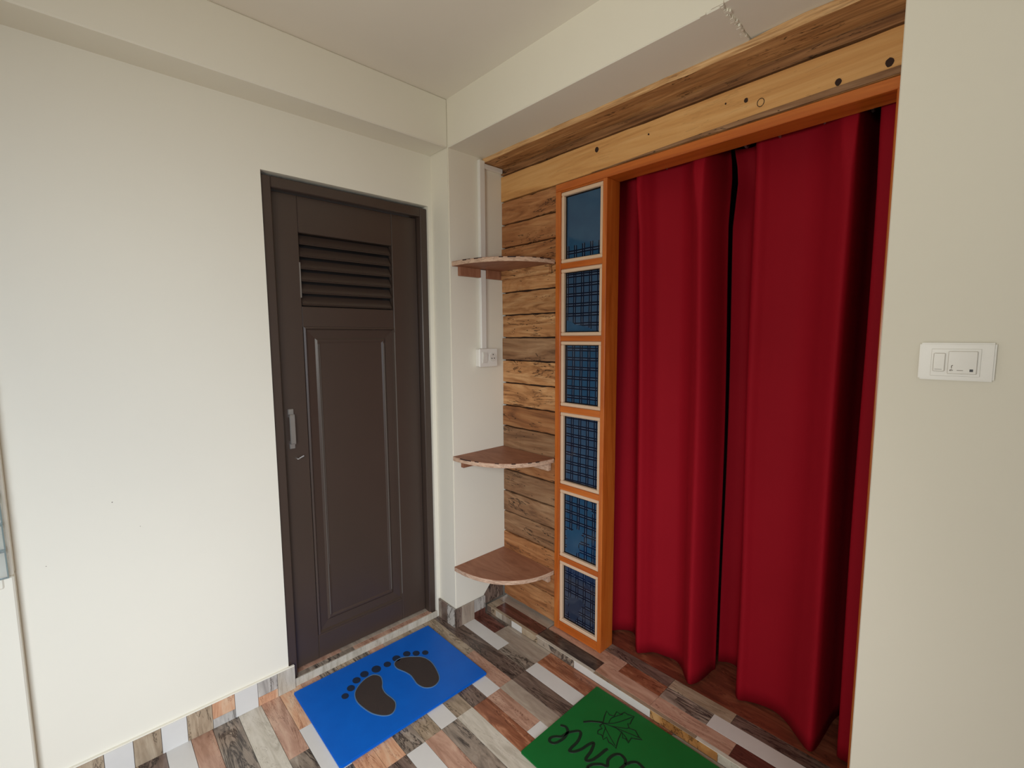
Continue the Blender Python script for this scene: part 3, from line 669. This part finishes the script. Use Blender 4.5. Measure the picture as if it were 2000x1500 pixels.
EM = [(.754, -.082), (.772, -.073), (.789, -.082), (.798, -.109), (.796, -.137), (.788, -.156), (.773, -.161), (.765, -.15), (.772, -.133), (.788, -.116), (.793, -.091), (.802, -.072), (.816, -.053), (.829, -.057), (.841, -.09), (.842, -.126), (.846, -.14), (.859, -.13), (.87, -.103), (.875, -.073), (.884, -.054), (.897, -.086), (.902, -.12), (.911, -.126), (.921, -.109), (.926, -.08), (.929, -.047), (.934, -.039)]
OO = [(.925, -.144), (.932, -.123), (.951, -.102), (.968, -.093), (.957, -.071), (.96, -.041), (.975, -.025), (.995, -.028), (1.007, -.041), (1.016, -.023), (1.032, -.009), (1.061, -.013)]
OO2 = [(.925, -.144), (.945, -.158), (.972, -.156), (.990, -.135), (1.000, -.10), (1.007, -.041)]
C_ = [(1.061, -.013), (1.082, -.035), (1.086, -.07), (1.078, -.105), (1.060, -.125), (1.045, -.112)]
L_ = [(1.086, -.04), (1.100, -.02), (1.118, -.05), (1.122, -.11), (1.112, -.175), (1.100, -.185), (1.098, -.14), (1.118, -.06), (1.130, -.03)]
E_ = [(1.130, -.03), (1.150, -.02), (1.168, -.045), (1.172, -.085), (1.158, -.115), (1.142, -.10), (1.148, -.072), (1.178, -.055)]
W_ = [(1.185, -.13), (1.205, -.05), (1.215, -.02), (1.230, -.06), (1.240, -.115), (1.252, -.06), (1.265, -.02), (1.285, -.07), (1.300, -.16), (1.312, -.175)]
bm = bmesh.new()
for st_ in (EM, OO, OO2, C_, L_, E_, W_): ribbon(bm, catmull(st_, 6), .0115, .0115, .0132)
link('welcome_lettering', done(bm, 'welcome_lettering'), GPRT, m2)
LEAF = [(.856, .04), (.842, .068), (.832, .097), (.851, .088), (.866, .097), (.861, .121), (.878, .121), (.883, .14), (.897, .14), (.919, .149), (.923, .124), (.928, .109), (.92, .104), (.936, .09), (.957, .098), (.98, .083), (.994, .081), (.977, .067), (.964, .06), (.967, .034), (.953, .042), (.943, .037), (.925, .058), (.935, .022), (.95, -.016), (.933, -.011), (.919, -.013), (.901, -.001), (.899, -.018), (.884, -.006), (.87, -.013), (.863, 0), (.868, .018), (.855, .021), (.856, .04)]
VN = [[(.856, .04), (.887, .073), (.916, .142)], [(.856, .04), (.914, .06), (.985, .082)], [(.856, .04), (.901, .013), (.942, -.008)], [(.871, .055), (.865, .084), (.884, .127)], [(.887, .052), (.928, .081), (.933, .094)], [(.874, .031), (.885, .002), (.894, -.014)], [(.898, .057), (.938, .052), (.964, .04)]]
bm = bmesh.new(); ribbon(bm, LEAF, .0042, .0115, .0130)
for v_ in VN: ribbon(bm, catmull(v_, 4), .0030, .0115, .0129)
ribbon(bm, catmull([(.803, -.009), (.822, .015), (.854, .041)], 4), .009, .0115, .0131)
link('leaf_print', done(bm, 'leaf_print'), GPRT, m2)

# small nail specks in the white paint of the door wall
wl = bpy.data.objects['wall_left']
for y, z, r in ((-1.234, .918, .0016), (-1.170, .820, .001), (-1.395, .761, .0011)):
    bm = bmesh.new(); tube(bm, [(-D - .001, y, z), (-D + .0006, y, z)], r, 8); link('nail_speck', done(bm, 'nail_speck'), GREY, wl)
